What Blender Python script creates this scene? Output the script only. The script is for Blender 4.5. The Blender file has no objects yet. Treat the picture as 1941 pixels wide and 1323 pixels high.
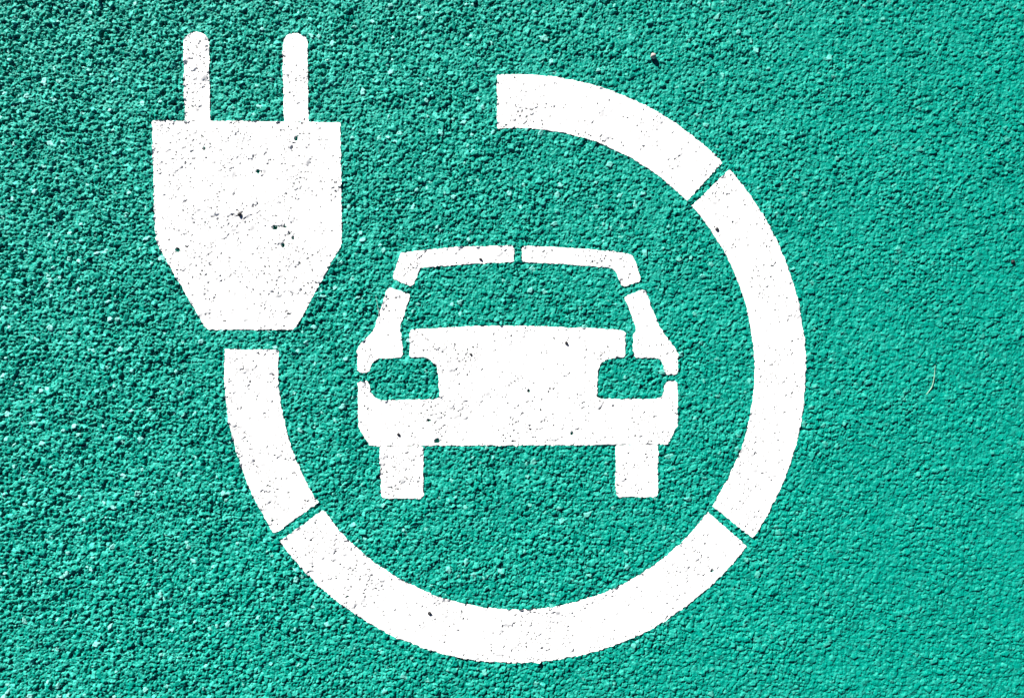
import bpy, math, random
import numpy as np
from mathutils import Vector

R = math.radians
S = bpy.context.scene
C = S.collection

# ------------------------------------------------------------------ camera, world, sun, exposure
CAM_H = 1.42                      # phone held above the marking, looking straight down
W_M = 1.941                       # width of ground in view (metres); one photo pixel = 1 mm
cam_d = bpy.data.cameras.new('camera')
cam = bpy.data.objects.new('camera', cam_d); C.objects.link(cam)
cam.location = (0, 0, CAM_H); cam.rotation_euler = (0, 0, 0)
cam_d.sensor_fit = 'HORIZONTAL'; cam_d.sensor_width = 36.0
cam_d.lens = 36.0 * CAM_H / W_M
cam_d.clip_start = 0.02; cam_d.clip_end = 1000
S.camera = cam

SUN_EL = R(29)
SUN_AZ = math.atan2(-0.53, 0.85)  # towards the sun: up and to the left of the frame
w = bpy.data.worlds.new('World'); S.world = w; w.use_nodes = True
nt = w.node_tree
bg = nt.nodes['Background']
sky = nt.nodes.new('ShaderNodeTexSky'); sky.sky_type = 'NISHITA'; sky.sun_disc = False
sky.sun_elevation = SUN_EL; sky.sun_rotation = SUN_AZ % (2 * math.pi)
sky.air_density = 0.3; sky.dust_density = 0.1; sky.ozone_density = 3.0; sky.altitude = 4000
nt.links.new(sky.outputs[0], bg.inputs[0]); bg.inputs[1].default_value = 0.05

sun_d = bpy.data.lights.new('sun', 'SUN'); sun_d.energy = 5.0; sun_d.angle = R(0.5)
sun_d.color = (1.0, 0.965, 0.91)
sun = bpy.data.objects.new('sun', sun_d); C.objects.link(sun)
to_sun = Vector((math.sin(SUN_AZ) * math.cos(SUN_EL), math.cos(SUN_AZ) * math.cos(SUN_EL), math.sin(SUN_EL)))
sun.rotation_euler = (-to_sun).to_track_quat('-Z', 'Y').to_euler()
sun.location = to_sun * 10

S.view_settings.view_transform = 'Standard'; S.view_settings.look = 'None'
S.view_settings.gamma = 1.0; S.view_settings.use_curve_mapping = False
S.view_settings.exposure = 1.28
S.cycles.diffuse_bounces = 1

# ------------------------------------------------------------------ materials
def material(name):
    m = bpy.data.materials.new(name); m.use_nodes = True
    return m, m.node_tree, m.node_tree.nodes['Principled BSDF']

def N(nt, kind, **kw):
    n = nt.nodes.new(kind)
    for k, v in kw.items():
        setattr(n, k, v)
    return n

def mix_col(nt, fac, a, b):
    n = N(nt, 'ShaderNodeMix', data_type='RGBA')
    for i, v in ((0, fac), (6, a), (7, b)):
        if hasattr(v, 'is_linked') or isinstance(v, bpy.types.NodeSocket):
            nt.links.new(v, n.inputs[i])
        else:
            n.inputs[i].default_value = v
    return n.outputs[2]

def ramp(nt, sock, a, b):
    n = N(nt, 'ShaderNodeMapRange'); n.inputs[1].default_value = a; n.inputs[2].default_value = b
    nt.links.new(sock, n.inputs[0]); return n.outputs[0]

def green_coating():
    m, nt, p = material('green_coating')
    tc = N(nt, 'ShaderNodeTexCoord')
    n1 = N(nt, 'ShaderNodeTexNoise'); n1.inputs['Scale'].default_value = 5; n1.inputs['Detail'].default_value = 4
    n2 = N(nt, 'ShaderNodeTexNoise'); n2.inputs['Scale'].default_value = 160; n2.inputs['Detail'].default_value = 3
    for n in (n1, n2): nt.links.new(tc.outputs['Object'], n.inputs['Vector'])
    a = N(nt, 'ShaderNodeAttribute', attribute_name='wear')
    b = N(nt, 'ShaderNodeAttribute', attribute_name='tone')
    c = mix_col(nt, ramp(nt, n1.outputs[0], 0.3, 0.7), (0.0, 0.172, 0.130, 1), (0.0, 0.203, 0.155, 1))
    c = mix_col(nt, ramp(nt, n2.outputs[0], 0.35, 0.75), c, (0.0, 0.245, 0.188, 1))
    c = mix_col(nt, b.outputs['Fac'], c, (0.045, 0.44, 0.36, 1))
    c = mix_col(nt, a.outputs['Fac'], c, (0.22, 0.62, 0.55, 1))
    nt.links.new(c, p.inputs['Base Color'])
    p.inputs['Roughness'].default_value = 0.43
    p.inputs['Specular IOR Level'].default_value = 0.14
    p.inputs['Specular Tint'].default_value = (0.7, 1.0, 0.96, 1)
    # relief: fine grain everywhere, whole chips only where the sheet is too coarse to carry them
    fine = N(nt, 'ShaderNodeTexNoise'); fine.inputs['Scale'].default_value = 420; fine.inputs['Detail'].default_value = 2
    chip = N(nt, 'ShaderNodeTexVoronoi'); chip.inputs['Scale'].default_value = 110
    for n in (fine, chip): nt.links.new(tc.outputs['Object'], n.inputs['Vector'])
    far = N(nt, 'ShaderNodeAttribute', attribute_name='coarse')
    rgh = N(nt, 'ShaderNodeMapRange'); rgh.inputs[3].default_value = 0.43; rgh.inputs[4].default_value = 0.9
    nt.links.new(far.outputs['Fac'], rgh.inputs[0]); nt.links.new(rgh.outputs[0], p.inputs['Roughness'])
    inv = N(nt, 'ShaderNodeMath', operation='MULTIPLY'); inv.inputs[1].default_value = -0.011
    nt.links.new(chip.outputs['Distance'], inv.inputs[0])
    mul = N(nt, 'ShaderNodeMath', operation='MULTIPLY')
    nt.links.new(inv.outputs[0], mul.inputs[0]); nt.links.new(far.outputs['Fac'], mul.inputs[1])
    fm = N(nt, 'ShaderNodeMath', operation='MULTIPLY_ADD'); fm.inputs[1].default_value = 0.0015
    nt.links.new(fine.outputs[0], fm.inputs[0]); nt.links.new(mul.outputs[0], fm.inputs[2])
    bump = N(nt, 'ShaderNodeBump'); bump.inputs['Distance'].default_value = 1.0; bump.inputs['Strength'].default_value = 0.8
    nt.links.new(fm.outputs[0], bump.inputs['Height']); nt.links.new(bump.outputs[0], p.inputs['Normal'])
    return m

def white_paint():
    m, nt, p = material('white_road_paint')
    tc = N(nt, 'ShaderNodeTexCoord')
    n1 = N(nt, 'ShaderNodeTexNoise'); n1.inputs['Scale'].default_value = 30; n1.inputs['Detail'].default_value = 5
    nt.links.new(tc.outputs['Object'], n1.inputs['Vector'])
    c = mix_col(nt, ramp(nt, n1.outputs[0], 0.3, 0.7), (0.80, 0.80, 0.795, 1), (0.86, 0.86, 0.855, 1))
    nt.links.new(c, p.inputs['Base Color']); p.inputs['Roughness'].default_value = 0.6
    return m

def stone_mat(name, a, b, scale, rough=0.7):
    m, nt, p = material(name)
    tc = N(nt, 'ShaderNodeTexCoord')
    n1 = N(nt, 'ShaderNodeTexNoise'); n1.inputs['Scale'].default_value = scale; n1.inputs['Detail'].default_value = 4
    nt.links.new(tc.outputs['Object'], n1.inputs['Vector'])
    nt.links.new(mix_col(nt, ramp(nt, n1.outputs[0], 0.35, 0.65), a + (1,), b + (1,)), p.inputs['Base Color'])
    p.inputs['Roughness'].default_value = rough
    return m

M_GREEN = green_coating(); M_WHITE = white_paint()
M_GRIT = stone_mat('black_grit', (0.008, 0.008, 0.010), (0.02, 0.02, 0.022), 400)
M_PEBBLE = stone_mat('pale_pebble', (0.22, 0.19, 0.18), (0.50, 0.46, 0.43), 250)
M_STRAW = stone_mat('dry_straw', (0.16, 0.36, 0.26), (0.26, 0.44, 0.33), 300, 0.5)
M_HAIR = stone_mat('pale_fibre', (0.25, 0.42, 0.38), (0.35, 0.5, 0.46), 300, 0.4)

# ------------------------------------------------------------------ surface relief: chips of stone under the coating
rng = np.random.default_rng(11)

def axis(half, step):
    inner = np.arange(-round(half / step), round(half / step) + 1) * step
    out, x, d = [], inner[-1], step
    while x < 90:
        if x < half + 0.95: d = min(d * 1.06, 0.0036)
        else: d *= 1.14
        x += d; out.append(x)
    out = np.array(out)
    return np.concatenate([-out[::-1], inner, out]), len(out), len(inner)

STEP = 0.0011
XS, X0, NXI = axis(1.02, STEP)
YS, Y0, NYI = axis(0.71, STEP)
NX, NY = len(XS), len(YS)
gx = XS.astype(np.float32)[None, :]; gy = YS.astype(np.float32)[:, None]
LIM = 1.9
ix0, ix1 = np.searchsorted(XS, [-LIM, LIM]); iy0, iy1 = np.searchsorted(YS, [-LIM, LIM])

def chips(X, Y, s, rmin, rmax, hmin, hmax, tilt, sharp, seed, density=1.0, pale=0.0):
    """Angular chips of stone scattered one per cell; returns their top height and two per-stone tints."""
    r_ = np.random.default_rng(seed); n = int(2 * LIM / s) + 6
    f = lambda a, b: r_.uniform(a, b, (n, n)).astype(np.float32)
    jx, jy = f(0.02, .98), f(0.02, .98)
    rad = f(rmin, rmax) * s; hh = f(hmin, hmax); hh[r_.random((n, n)) > density] = -1
    tx, ty = r_.normal(0, tilt, (n, n)).astype(np.float32), r_.normal(0, tilt, (n, n)).astype(np.float32)
    ang = f(0, 6.283); asp = f(0.62, 1.0)
    K = 5
    kx, ky = [], []
    for k in range(K):
        a = ang + 6.283 * k / K + r_.normal(0, .28, (n, n)); q = r_.uniform(.75, 1.15, (n, n))
        kx.append((np.cos(a) / q).astype(np.float32)); ky.append((np.sin(a) / q).astype(np.float32))
    stretch = r_.uniform(0, 3.14, (n, n)); ca, sa = np.cos(stretch).astype(np.float32), np.sin(stretch).astype(np.float32)
    pl = (r_.random((n, n)) < pale).astype(np.float32); tn = f(0, 1) ** 3
    sx = (X + LIM) / s + 2; sy = (Y + LIM) / s + 2
    ci, cj = np.floor(sx).astype(np.int32), np.floor(sy).astype(np.int32)
    best = np.zeros(X.shape, np.float32); bp = np.zeros_like(best); bt = np.zeros_like(best)
    for di in (-1, 0, 1):
        for dj in (-1, 0, 1):
            i = np.clip(ci + di, 0, n - 1); j = np.clip(cj + dj, 0, n - 1)
            dx = (sx - (ci + di) - jx[i, j]) * s; dy = (sy - (cj + dj) - jy[i, j]) * s
            c_, s_, a_ = ca[i, j], sa[i, j], asp[i, j]
            u = (dx * c_ + dy * s_) * np.sqrt(a_); v = (-dx * s_ + dy * c_) / np.sqrt(a_)
            q = u * kx[0][i, j] + v * ky[0][i, j]
            for k in range(1, K):
                np.maximum(q, u * kx[k][i, j] + v * ky[k][i, j], out=q)
            q /= rad[i, j]
            h = hh[i, j] + dx * tx[i, j] + dy * ty[i, j]
            e = np.clip((1 - q) * sharp, 0, 1); e = e * (2 - e)
            h = np.where(q < 1, h * e, 0)
            m = h > best
            best = np.where(m, h, best); bp = np.where(m, pl[i, j], bp); bt = np.where(m, tn[i, j], bt)
    return best, bp, bt

def vnoise(X, Y, s, seed):
    r_ = np.random.default_rng(seed); n = int(2 * LIM / s) + 6
    g = r_.random((n, n)).astype(np.float32)
    sx = (X + LIM) / s + 2; sy = (Y + LIM) / s + 2
    i = np.clip(np.floor(sx).astype(np.int32), 0, n - 2); j = np.clip(np.floor(sy).astype(np.int32), 0, n - 2)
    u = sx - i; v = sy - j; u = u * u * (3 - 2 * u); v = v * v * (3 - 2 * v)
    return (g[i, j] * (1 - u) + g[i + 1, j] * u) * (1 - v) + (g[i, j + 1] * (1 - u) + g[i + 1, j + 1] * u) * v

def blur(a, n):
    for _ in range(n):
        p = np.pad(a, 1, 'edge'); a = (p[:-2, 1:-1] + 2 * p[1:-1, 1:-1] + p[2:, 1:-1]) / 4
        p = np.pad(a, 1, 'edge'); a = (p[1:-1, :-2] + 2 * p[1:-1, 1:-1] + p[1:-1, 2:]) / 4
    return a

X, Y = np.broadcast_arrays(gx[:, ix0:ix1], gy[iy0:iy1])
X = np.ascontiguousarray(X); Y = np.ascontiguousarray(Y)
RELIEF = 1.16
hA, pA, tA = chips(X, Y, .0110, .30, .56, .0022, .0044, .12, 3.4, 1, density=.34, pale=.05)
hB, pB, tB = chips(X, Y, .0064, .40, .72, .0010, .0032, .15, 3.2, 2, density=.64, pale=.02)
hC, pC, tC = chips(X, Y, .0037, .42, .75, .0005, .0019, .20, 2.8, 3, density=.82, pale=.004)
H = hA.copy(); PA = pA; TO = tA
for h_, p_, t_ in ((hB, pB, tB), (hC, pC, tC)):
    m = h_ > H; H = np.where(m, h_, H); PA = np.where(m, p_, PA); TO = np.where(m, t_, TO)
del hA, hB, hC, pA, pB, pC, tA, tB, tC
H = H + .0015 * (1 - np.abs(2 * vnoise(X, Y, .0075, 9) - 1)) + .0005 * vnoise(X, Y, .0035, 5) + .0018 * vnoise(X, Y, .022, 6) + .0020 * vnoise(X, Y, .07, 7)
COAT = np.clip(.92 - .28 * X, .60, 1.25)           # the coating lies thicker, so smoother, towards the right
H = H * (RELIEF * COAT * (.75 + .5 * vnoise(X, Y, .045, 8)))
TO = TO * np.clip(.72 - .50 * X + .1 * Y, .30, 1.3)      # chip tops lighter towards the left: weathering plus sunlit brightness put into the colour
PA = PA * np.clip(.55 - .55 * X + .25 * Y, .12, 1) * (H > np.quantile(H[::7, ::7], .45))
H = .9 * H + .1 * blur(H, 1)
cv = blur(H, 8) - H
H -= 2.3 * np.maximum(cv - .0010, 0)            # hollows where a chip is missing
del cv
H -= H.mean()
edge = np.clip((LIM - .1 - np.maximum(np.abs(X), np.abs(Y))) / .5, 0, 1)
yfade = np.clip((1.62 - np.abs(Y)) / .4, 0, 1); edge = np.minimum(edge, yfade)
H *= edge
CO = np.ones((NY, NX), np.float32); CO[iy0:iy1, ix0:ix1] = 1 - edge
Z = np.zeros((NY, NX), np.float32); WE = np.zeros_like(Z); TN = np.zeros_like(Z)
Z[iy0:iy1, ix0:ix1] = H; WE[iy0:iy1, ix0:ix1] = PA; TN[iy0:iy1, ix0:ix1] = TO * 1.0
del X, Y, H, PA, TO, edge

# the evenly spaced middle of the sheet, in photo millimetres, used for the markings too
zi = Z[Y0:Y0 + NYI, X0:X0 + NXI]
PXm = XS[X0:X0 + NXI] * 1000 + 970.5; PYm = 661.5 - YS[Y0:Y0 + NYI] * 1000
# holes broken out of the surface
PITS = [(522, 432, 4), (549, 444, 3), (537, 466, 3.4), (540, 431, 3), (556, 452, 2.5), (562, 264, 4), (489, 326, 3), (387, 283, 3),
        (337, 474, 3.6), (829, 836, 4), (812, 797, 3), (1002, 741, 3), (1084, 822, 3), (659, 1130, 2.5), (1350, 1082, 3)]
pit = np.zeros(zi.shape, bool)
for (a, b, r) in PITS:
    i = np.searchsorted(PXm, a); j = int(np.argmin(np.abs(PYm - b)))
    sl = (slice(j - 6, j + 7), slice(i - 6, i + 7))
    d = np.hypot((PXm[sl[1]][None, :] - a) * rng.uniform(.8, 1.5), (PYm[sl[0]][:, None] - b) * rng.uniform(.8, 1.5))
    d = d + rng.normal(0, .8, d.shape)
    pit[sl] |= d < r * 1.15
    zi[sl] = np.where(d < r * 1.2, zi[sl] - .0045 * np.clip((r * 1.2 - d) / 1.5, 0, 1), zi[sl])

# ------------------------------------------------------------------ the ground: one sheet out to the horizon
def grid_mesh(name, V, Fq, mat, attrs=()):
    me = bpy.data.meshes.new(name)
    me.vertices.add(len(V)); me.vertices.foreach_set('co', np.ascontiguousarray(V, np.float32).ravel())
    nf = len(Fq)
    me.loops.add(nf * 4); me.loops.foreach_set('vertex_index', np.ascontiguousarray(Fq, np.int32).ravel())
    me.polygons.add(nf); me.polygons.foreach_set('loop_start', np.arange(0, nf * 4, 4, dtype=np.int32))
    me.polygons.foreach_set('use_smooth', np.ones(nf, bool))
    me.update(calc_edges=True)
    for nme, a in attrs:
        at = me.attributes.new(nme, 'FLOAT', 'POINT'); at.data.foreach_set('value', np.ascontiguousarray(a, np.float32).ravel())
    me.materials.append(mat)
    o = bpy.data.objects.new(name, me); C.objects.link(o)
    return o


# ------------------------------------------------------------------ the painted markings
zb = blur(zi, 8)
zc = blur(zi, 36)
PZ = .05 * zi + .13 * zb + .82 * zc + .0011
PZ = PZ + .30 * np.clip(zi - zb - .0009, 0, .0022)          # chips that stand up under the paint
PF = PZ.copy()
crev = (zb - zi) / np.clip(.92 - .28 * XS[X0:X0 + NXI], .60, 1.25)[None, :].astype(np.float32)
g_noise = blur(rng.random(zi.shape).astype(np.float32), 2)
hole = (crev + (g_noise - .5) * .008 > np.quantile(crev[::3, ::3], .986)) | pit
rag = blur(rng.normal(0, 1, zi.shape).astype(np.float32), 3); rag *= .4 / rag.std()
rag2 = blur(rng.normal(0, 1, zi.shape).astype(np.float32), 24); rag2 *= .3 / rag2.std()
MEAN_P = float(PZ.mean())
K_PAR = (CAM_H - MEAN_P) / CAM_H          # the paint lies a little above the mean ground level

def poly_sdf(px, py, poly):
    """Signed distance (negative inside) from points to a closed outline, in millimetres."""
    P = np.asarray(poly, np.float32); Q = np.roll(P, -1, 0)
    d = np.full(px.shape, 1e9, np.float32); ins = np.zeros(px.shape, bool)
    for (ax, ay), (bx, by) in zip(P, Q):
        ex, ey = bx - ax, by - ay; L = ex * ex + ey * ey
        if L == 0: continue
        t = np.clip(((px - ax) * ex + (py - ay) * ey) / L, 0, 1)
        d = np.minimum(d, (px - ax - t * ex) ** 2 + (py - ay - t * ey) ** 2)
        c = ((ay > py) != (by > py))
        ins ^= c & (px < (bx - ax) * (py - ay) / (by - ay if by != ay else 1e-9) + ax)
    return np.where(ins, -1, 1) * np.sqrt(d)

def ring_piece(a0, a1, n=90):
    """Outline of one arc of the cable between its two corner pairs; corners are (outer, inner)."""
    def on(e, p): return math.atan2((p[1] - e[1]) / e[3], (p[0] - e[0]) / e[2])
    def arc(e, p, q):
        u, v = on(e, p), on(e, q)
        if v < u: v += 2 * math.pi
        return [(e[0] + e[2] * math.cos(u + (v - u) * k / n), e[1] + e[3] * math.sin(u + (v - u) * k / n)) for k in range(n + 1)]
    return arc(OUT, a0[0], a1[0]) + arc(INN, a0[1], a1[1])[::-1]

def fit(pts):
    p = np.array(pts, float); x, y = p[:, 0], p[:, 1]
    A = np.stack([x * x, y * y, x, y], 1); s = np.linalg.lstsq(A / 1e3, np.ones(len(x)) * 1e0, rcond=None)[0] / 1e3
    cx, cy = -s[2] / (2 * s[0]), -s[3] / (2 * s[1]); k = 1 + s[0] * cx * cx + s[1] * cy * cy
    return cx, cy, math.sqrt(k / s[0]), math.sqrt(k / s[1])

OUT = fit([(960, 138), (1004, 139), (1143, 166.7), (1247.6, 214.7), (1367.6, 310), (1378, 322.5), (1452.7, 423), (1508.4, 555),
           (1527, 690), (1491.8, 904.6), (1428.5, 1021), (1417.7, 1036), (1366.6, 1099.4), (980, 1255), (899, 1249.5), (737, 1201),
           (659.6, 1154), (594, 1097), (532.6, 1023), (519.7, 1010), (491, 953), (456, 878), (437, 818), (424.4, 745), (421.3, 665)])
INN = fit([(942, 241.8), (1004, 240.8), (1074, 255.4), (1171, 289.5), (1300, 380), (1310, 392), (1355.4, 447.6), (1404, 555.4),
           (1428, 690), (1383.6, 900), (1352.7, 960), (1346.6, 974), (1260, 1057.7), (980, 1153), (899, 1145.6), (826.5, 1127),
           (741.8, 1085), (693.5, 1052.5), (650, 1012.5), (613.7, 967.8), (604, 951), (567, 884), (543.5, 818), (529, 735), (527.6, 665)])
print('ellipses', OUT, INN)

def prong(l0, l1, r0, r1, top, bot):
    cx, r = (l0 + r0) / 2, (r0 - l0) / 2
    return [(cx - r * math.cos(a), top + r * .95 - r * .95 * math.sin(a)) for a in np.linspace(0, math.pi, 17)] + [(r1, bot), (l1, bot)]

PIECES = [
    ('plug', 'prong', prong(348.5, 351, 397, 399, 61.5, 230)),
    ('plug', 'prong', prong(535.5, 538, 583, 585, 62.5, 231.5)),
    ('plug', 'plug_body', [(289, 229), (645, 232), (647, 340), (648.5, 455), (645.5, 468), (563, 618), (556, 625.5), (395, 625), (387, 618),
                           (302, 470), (295, 452), (291, 345)]),
    ('cable', 'cable_segment', ring_piece([(942, 138), (942, 241.8)], [(1367.6, 310.3), (1302, 381.5)])),
    ('cable', 'cable_segment', ring_piece([(1380, 323), (1310, 392)], [(1428.5, 1022), (1352.5, 961)])),
    ('cable', 'cable_segment', ring_piece([(1418.5, 1037), (1346.6, 973.5)], [(532, 1023.5), (613, 966.5)])),
    ('cable', 'cable_segment', ring_piece([(522, 1011.5), (604.5, 951.5)], [(421.5, 662), (527.6, 662.5)])),
    ('car', 'roof_line', [(759.6, 479.2), (809.3, 473.4), (872.8, 468.1), (971.2, 465.8), (974, 469.6), (974, 495.4), (970.2, 497.6),
                          (904.6, 500.3), (830.5, 505.6), (797.7, 508.1), (785, 539.5), (778.6, 543), (745.2, 528.9), (744.6, 522.5)]),
    ('car', 'roof_line', [(991.7, 466.5), (1044.7, 467.9), (1118.7, 472.8), (1171.6, 478.1), (1196, 482.3), (1201.3, 487.6), (1215, 526.8),
                          (1211.9, 534.2), (1184.3, 543.7), (1178, 541.6), (1168.5, 518.3), (1161, 508.8), (1129.3, 505.6), (1065.8, 501),
                          (991.7, 497.6), (988.6, 492.9), (989.2, 471.7)]),
    ('car', 'windscreen_pillar', [(739.5, 544.8), (776.5, 558.5), (776.5, 562.8), (758.5, 622), (756.8, 627.3), (760.6, 632.6), (763.4, 672.8),
                                  (760.6, 678.1), (716.2, 680.2), (705.6, 686.6), (702, 696.1), (700.3, 702.4), (694, 707.1), (682.3, 706.2),
                                  (677.7, 701.4), (676, 664.3), (685.5, 649.5), (703.5, 632.6), (712, 615.7), (718.3, 594.5), (734.2, 547.9)]),
    ('car', 'windscreen_pillar', [(1184.3, 562.8), (1217.1, 548.4), (1223.5, 550), (1228.8, 562.8), (1237.2, 586), (1251, 619.9), (1262.6, 636.8),
                                  (1281.7, 662.2), (1284.9, 670.7), (1284.9, 707.7), (1281.7, 711.3), (1263.7, 710.9), (1260.1, 706.7),
                                  (1258.4, 691.9), (1252, 682.3), (1241.5, 679.2), (1206.6, 679.2), (1202.3, 674.9), (1200.2, 664.3),
                                  (1200.2, 636.8), (1203.4, 630.5), (1206.6, 626.2), (1197, 596.6), (1184.3, 567)]),
    ('car', 'car_front', [(776.5, 628.4), (779.7, 624.8), (830.5, 621.6), (915.1, 618.2), (980, 617.2), (1044.7, 619.5), (1129.3, 622.4),
                          (1180.1, 626.2), (1186, 631.5), (1186, 674.9), (1182.2, 678.1), (1163, 678.7), (1150.5, 681.3), (1140, 688.7),
                          (1134.6, 700.3), (1133.5, 711.7), (1131.9, 752), (1137.8, 756.2), (1241.5, 756.2), (1253.1, 753), (1259.5, 741.4),
                          (1260.1, 727.6), (1263.7, 723.4), (1281.7, 723.4), (1284.9, 727.6), (1284.9, 807), (1265.8, 842.5), (1247.4, 843),
                          (801.9, 845), (720.4, 846.1), (700.3, 845), (679.2, 809.1), (678, 725.5), (681.3, 721.9), (697.1, 722.3), (701.4, 730.8),
                          (702.9, 743.5), (712, 754), (722.5, 758.7), (826.2, 756.6), (834.3, 752), (831.5, 722.3), (828.4, 697), (820, 685.3),
                          (809.3, 678.7), (780.7, 678.1), (776, 673.9)]),
    ('car', 'wheel', [(720, 846), (721.5, 938.2), (726.8, 945), (797.7, 945.6), (803, 940.3), (802.5, 845)]),
    ('car', 'wheel', [(1167, 843.3), (1167.4, 934), (1172.7, 942.4), (1240, 942), (1246.5, 936), (1247.2, 843)]),
]

def thing(name, label, cat, loc, group=None):
    o = bpy.data.objects.new(name, None); C.objects.link(o); o.location = loc
    o.empty_display_size = .05
    o['label'] = label; o['category'] = cat
    if group: o['group'] = group
    return o

def at(px, py, z=0.0):
    k = (CAM_H - z) / CAM_H
    return ((px - 970.5) / 1000 * k, (661.5 - py) / 1000 * k, z)

def paint_height(px, py):
    i = int(np.argmin(np.abs(PXm - px))); j = int(np.argmin(np.abs(PYm - py)))
    return i, j

ROOTS = {
    'plug': thing('plug_marking', 'white painted plug symbol with two rounded prongs, on green tarmac beside the car symbol', 'road marking', at(468, 345)),
    'cable': thing('cable_marking', 'white painted cable in four curved segments sweeping from below the plug around the car symbol', 'road marking', at(975, 697)),
    'car': thing('car_marking', 'white painted front view of a car standing inside the curved cable marking', 'road marking', at(980, 705)),
}

px_g = (PXm - 970.5) / K_PAR + 970.5; py_g = (PYm - 661.5) / K_PAR + 661.5     # photo position of a paint vertex
zp_ = np.pad(zi, 1, 'edge')
zmx = np.max([zp_[a:a + zi.shape[0], b:b + zi.shape[1]] for a in range(3) for b in range(3)], 0)   # just clear of the chips
union = np.full(zi.shape, 1e3, np.float32)
work = []
for thing_key, name, poly in PIECES:
    P = np.array(poly); x0, y0 = P.min(0) - 12; x1, y1 = P.max(0) + 12
    ii = np.where((px_g > x0) & (px_g < x1))[0]; jj = np.where((py_g > y0) & (py_g < y1))[0]
    sl = (slice(jj[0], jj[-1] + 1), slice(ii[0], ii[-1] + 1))
    sx, sy = np.meshgrid(px_g[sl[1]], py_g[sl[0]])
    sd = poly_sdf(sx.astype(np.float32), sy.astype(np.float32), poly)
    raw = sd
    sd = blur(sd, 3) + rag[sl] + rag2[sl]
    union[sl] = np.minimum(union[sl], np.minimum(sd, raw + 1.5))
    work.append((thing_key, name, sl, sd))

under = union < -2.0
zi[:] = np.where(under, np.minimum(zi, PF - .0003), zi)       # the paint floats level over all but the tallest chips
PZ = np.where(hole, np.minimum(zi - .0004, PF - .0022), np.maximum(PF, zi + .0002))
coarse = CO
V = np.empty((NY, NX, 3), np.float32); V[..., 0] = gx; V[..., 1] = gy; V[..., 2] = Z
idx = np.arange(NX * NY, dtype=np.int32).reshape(NY, NX)
F = np.stack([idx[:-1, :-1], idx[:-1, 1:], idx[1:, 1:], idx[1:, :-1]], -1).reshape(-1, 4)
ground = grid_mesh('ground', V.reshape(-1, 3), F, M_GREEN, (('wear', WE), ('tone', TN), ('coarse', coarse)))
ground['kind'] = 'structure'
del V, F, idx, WE, TN, coarse, CO

for thing_key, name, sl, sd in work:
    h, w_ = sd.shape
    xs = np.broadcast_to(XS[X0:X0 + NXI][sl[1]][None, :], sd.shape).copy(); ys = np.broadcast_to(YS[Y0:Y0 + NYI][sl[0]][:, None], sd.shape).copy()
    z = PZ[sl].copy(); zg = zi[sl]; un = union[sl]
    gy_, gx_ = np.gradient(sd)
    ln = np.maximum(np.hypot(gx_, gy_), 1e-4)
    near = sd > 0
    mv = np.where(near, np.minimum(sd, 2.5) / 1000, 0)
    xs -= gx_ / ln * mv; ys -= gy_ / ln * mv
    z = np.where(near & (un > -1.0), zmx[sl] - .0002, z)
    inside = sd < 0
    cell = inside[:-1, :-1] | inside[:-1, 1:] | inside[1:, 1:] | inside[1:, :-1]
    idx = np.arange(h * w_, dtype=np.int32).reshape(h, w_)
    F = np.stack([idx[:-1, :-1], idx[:-1, 1:], idx[1:, 1:], idx[1:, :-1]], -1)[cell]
    used = np.unique(F); remap = np.full(h * w_, -1, np.int32); remap[used] = np.arange(len(used))
    V = np.stack([xs.ravel(), ys.ravel(), z.ravel()], -1)[used]
    root = ROOTS[thing_key]
    V = V - np.array(root.location)
    o = grid_mesh(name, V, remap[F], M_WHITE)
    o.parent = root

# ------------------------------------------------------------------ small loose things lying on the surface
import bmesh
rnd = random.Random(4)
def lump(name, mat, px, py, size, label, cat, group=None, z_at='paint', lift=.3, squash=(1, 1, .8)):
    i, j = paint_height(px, py)
    top = float((PZ if z_at == 'paint' else zi)[j - 1:j + 2, i - 1:i + 2].max())
    bm = bmesh.new(); bmesh.ops.create_icosphere(bm, subdivisions=3, radius=1)
    ax = [Vector((rnd.gauss(0, 1), rnd.gauss(0, 1), rnd.gauss(0, 1))).normalized() for _ in range(9)]
    cut = [rnd.uniform(.62, .95) for _ in ax]
    for v in bm.verts:
        n = v.co.normalized(); r = 1.0
        for a, c in zip(ax, cut):
            d = n.dot(a)
            if d > 0: r = min(r, c / max(d, 1e-3))
        v.co = Vector((n.x * squash[0], n.y * squash[1], n.z * squash[2])) * r * size
    for f in bm.faces: f.smooth = True
    me = bpy.data.meshes.new(name); bm.to_mesh(me); bm.free(); me.materials.append(mat)
    o = bpy.data.objects.new(name, me); C.objects.link(o)
    o.location = at(px, py, top + size * lift); o.rotation_euler = (0, 0, rnd.uniform(0, 6))
    o['label'] = label; o['category'] = cat
    if group: o['group'] = group
    return o

lump('pebble', M_PEBBLE, 1238, 107, .0064, 'pale loose pebble standing proud of the green tarmac above the cable marking', 'pebble', z_at='ground', lift=.75, squash=(.9, .9, 1.1))
GR = 'black grit specks on the white paint'
for px, py, r, lab in [
    (454, 406, .0042, 'round black grit speck in the middle of the plug symbol body'),
    (911, 491, .0032, 'black grit speck on the left half of the car symbol roof line'),
    (1074, 650, .0032, 'black grit speck on the upper right of the car symbol bonnet'),
    (893, 672, .0026, 'small black grit speck on the upper left of the car symbol bonnet'),
    (1359, 434, .0033, 'black grit speck just below the top gap of the cable marking'),
    (814, 1162, .0036, 'black grit speck on the bottom segment of the cable marking'),
    (755, 823, .0031, 'black grit speck above the left wheel of the car symbol'),
]:
    lump('grit_speck', M_GRIT, px, py, r, lab, 'grit', GR)
lump('grit_speck', M_GRIT, 1920, 497, .0040, 'lone black grit speck on green tarmac near the right edge', 'grit', z_at='ground', lift=.6)

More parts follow.
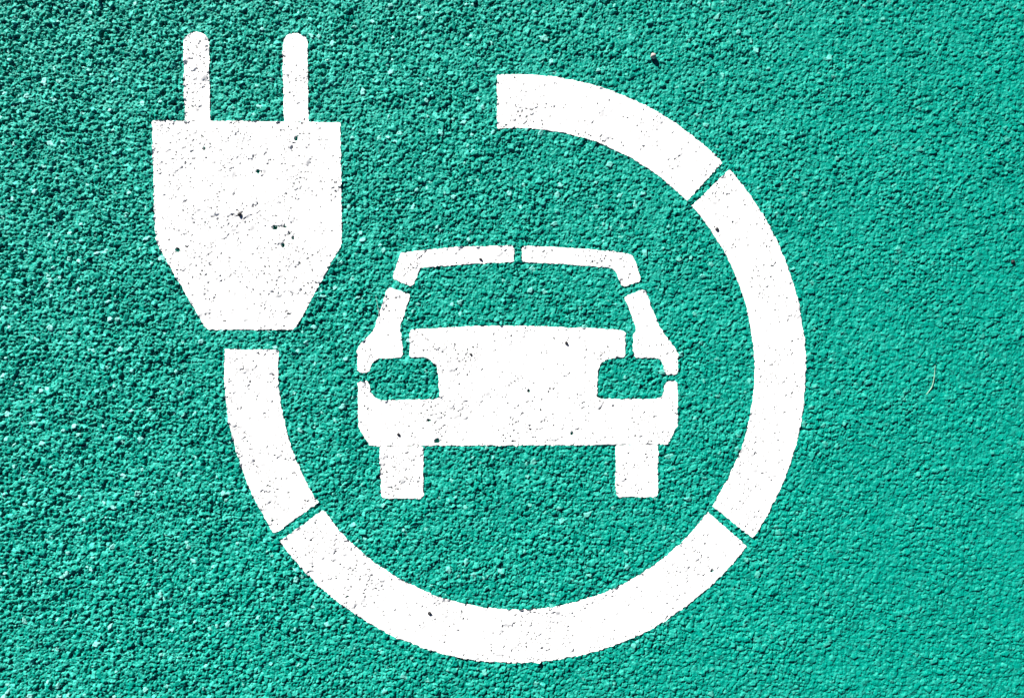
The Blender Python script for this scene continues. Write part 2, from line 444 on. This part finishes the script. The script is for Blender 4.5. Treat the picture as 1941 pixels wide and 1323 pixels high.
def strand(name, mat, pts, radii, label, cat, lift):
    """A thin bent stalk lying on the chips."""
    def z_of(px, py):
        i, j = paint_height(px, py); return float(zi[max(j - 3, 0):j + 4, max(i - 3, 0):i + 4].max())
    P = [Vector(at(a, b, z_of(a, b) + lift)) for a, b in pts]
    # resample with Catmull-Rom
    Q, RR = [], []
    for k in range(len(P) - 1):
        p0, p1, p2, p3 = P[max(k - 1, 0)], P[k], P[k + 1], P[min(k + 2, len(P) - 1)]
        for s in range(6):
            t = s / 6
            Q.append(.5 * ((2 * p1) + (p2 - p0) * t + (2 * p0 - 5 * p1 + 4 * p2 - p3) * t * t + (3 * p1 - p0 - 3 * p2 + p3) * t ** 3))
            RR.append(radii[k] * (1 - t) + radii[k + 1] * t)
    Q.append(P[-1]); RR.append(radii[-1])
    bm = bmesh.new(); rings = []
    for k, (q, r) in enumerate(zip(Q, RR)):
        d = (Q[min(k + 1, len(Q) - 1)] - Q[max(k - 1, 0)]).normalized()
        a = d.cross(Vector((0, 0, 1))).normalized(); b = a.cross(d)
        rings.append([bm.verts.new(q + (a * math.cos(t) + b * math.sin(t)) * r) for t in (2 * math.pi * i / 8 for i in range(8))])
    for r0, r1 in zip(rings, rings[1:]):
        for i in range(8):
            bm.faces.new((r0[i], r0[(i + 1) % 8], r1[(i + 1) % 8], r1[i])).smooth = True
    bm.faces.new(rings[0][::-1]); bm.faces.new(rings[-1])
    bmesh.ops.recalc_face_normals(bm, faces=bm.faces)
    c = Q[len(Q) // 2].copy()
    bmesh.ops.translate(bm, verts=bm.verts, vec=-c)
    me = bpy.data.meshes.new(name); bm.to_mesh(me); bm.free(); me.materials.append(mat)
    o = bpy.data.objects.new(name, me); C.objects.link(o); o.location = c
    o['label'] = label; o['category'] = cat

strand('grass_stalk', M_STRAW, [(1772.6, 692), (1771.5, 707), (1770, 719), (1766.5, 733), (1761, 741), (1755, 748)],
       [.0003, .0006, .0008, .0010, .0007, .0003], 'pale bent dry grass stalk lying on green tarmac right of the cable marking', 'grass stalk', .0008)
strand('fibre', M_HAIR, [(712.5, 560), (715, 575), (717.5, 592), (719, 612)],
       [.0003, .0004, .0004, .0003], 'thin pale fibre lying beside the left windscreen pillar of the car symbol', 'fibre', .0008)
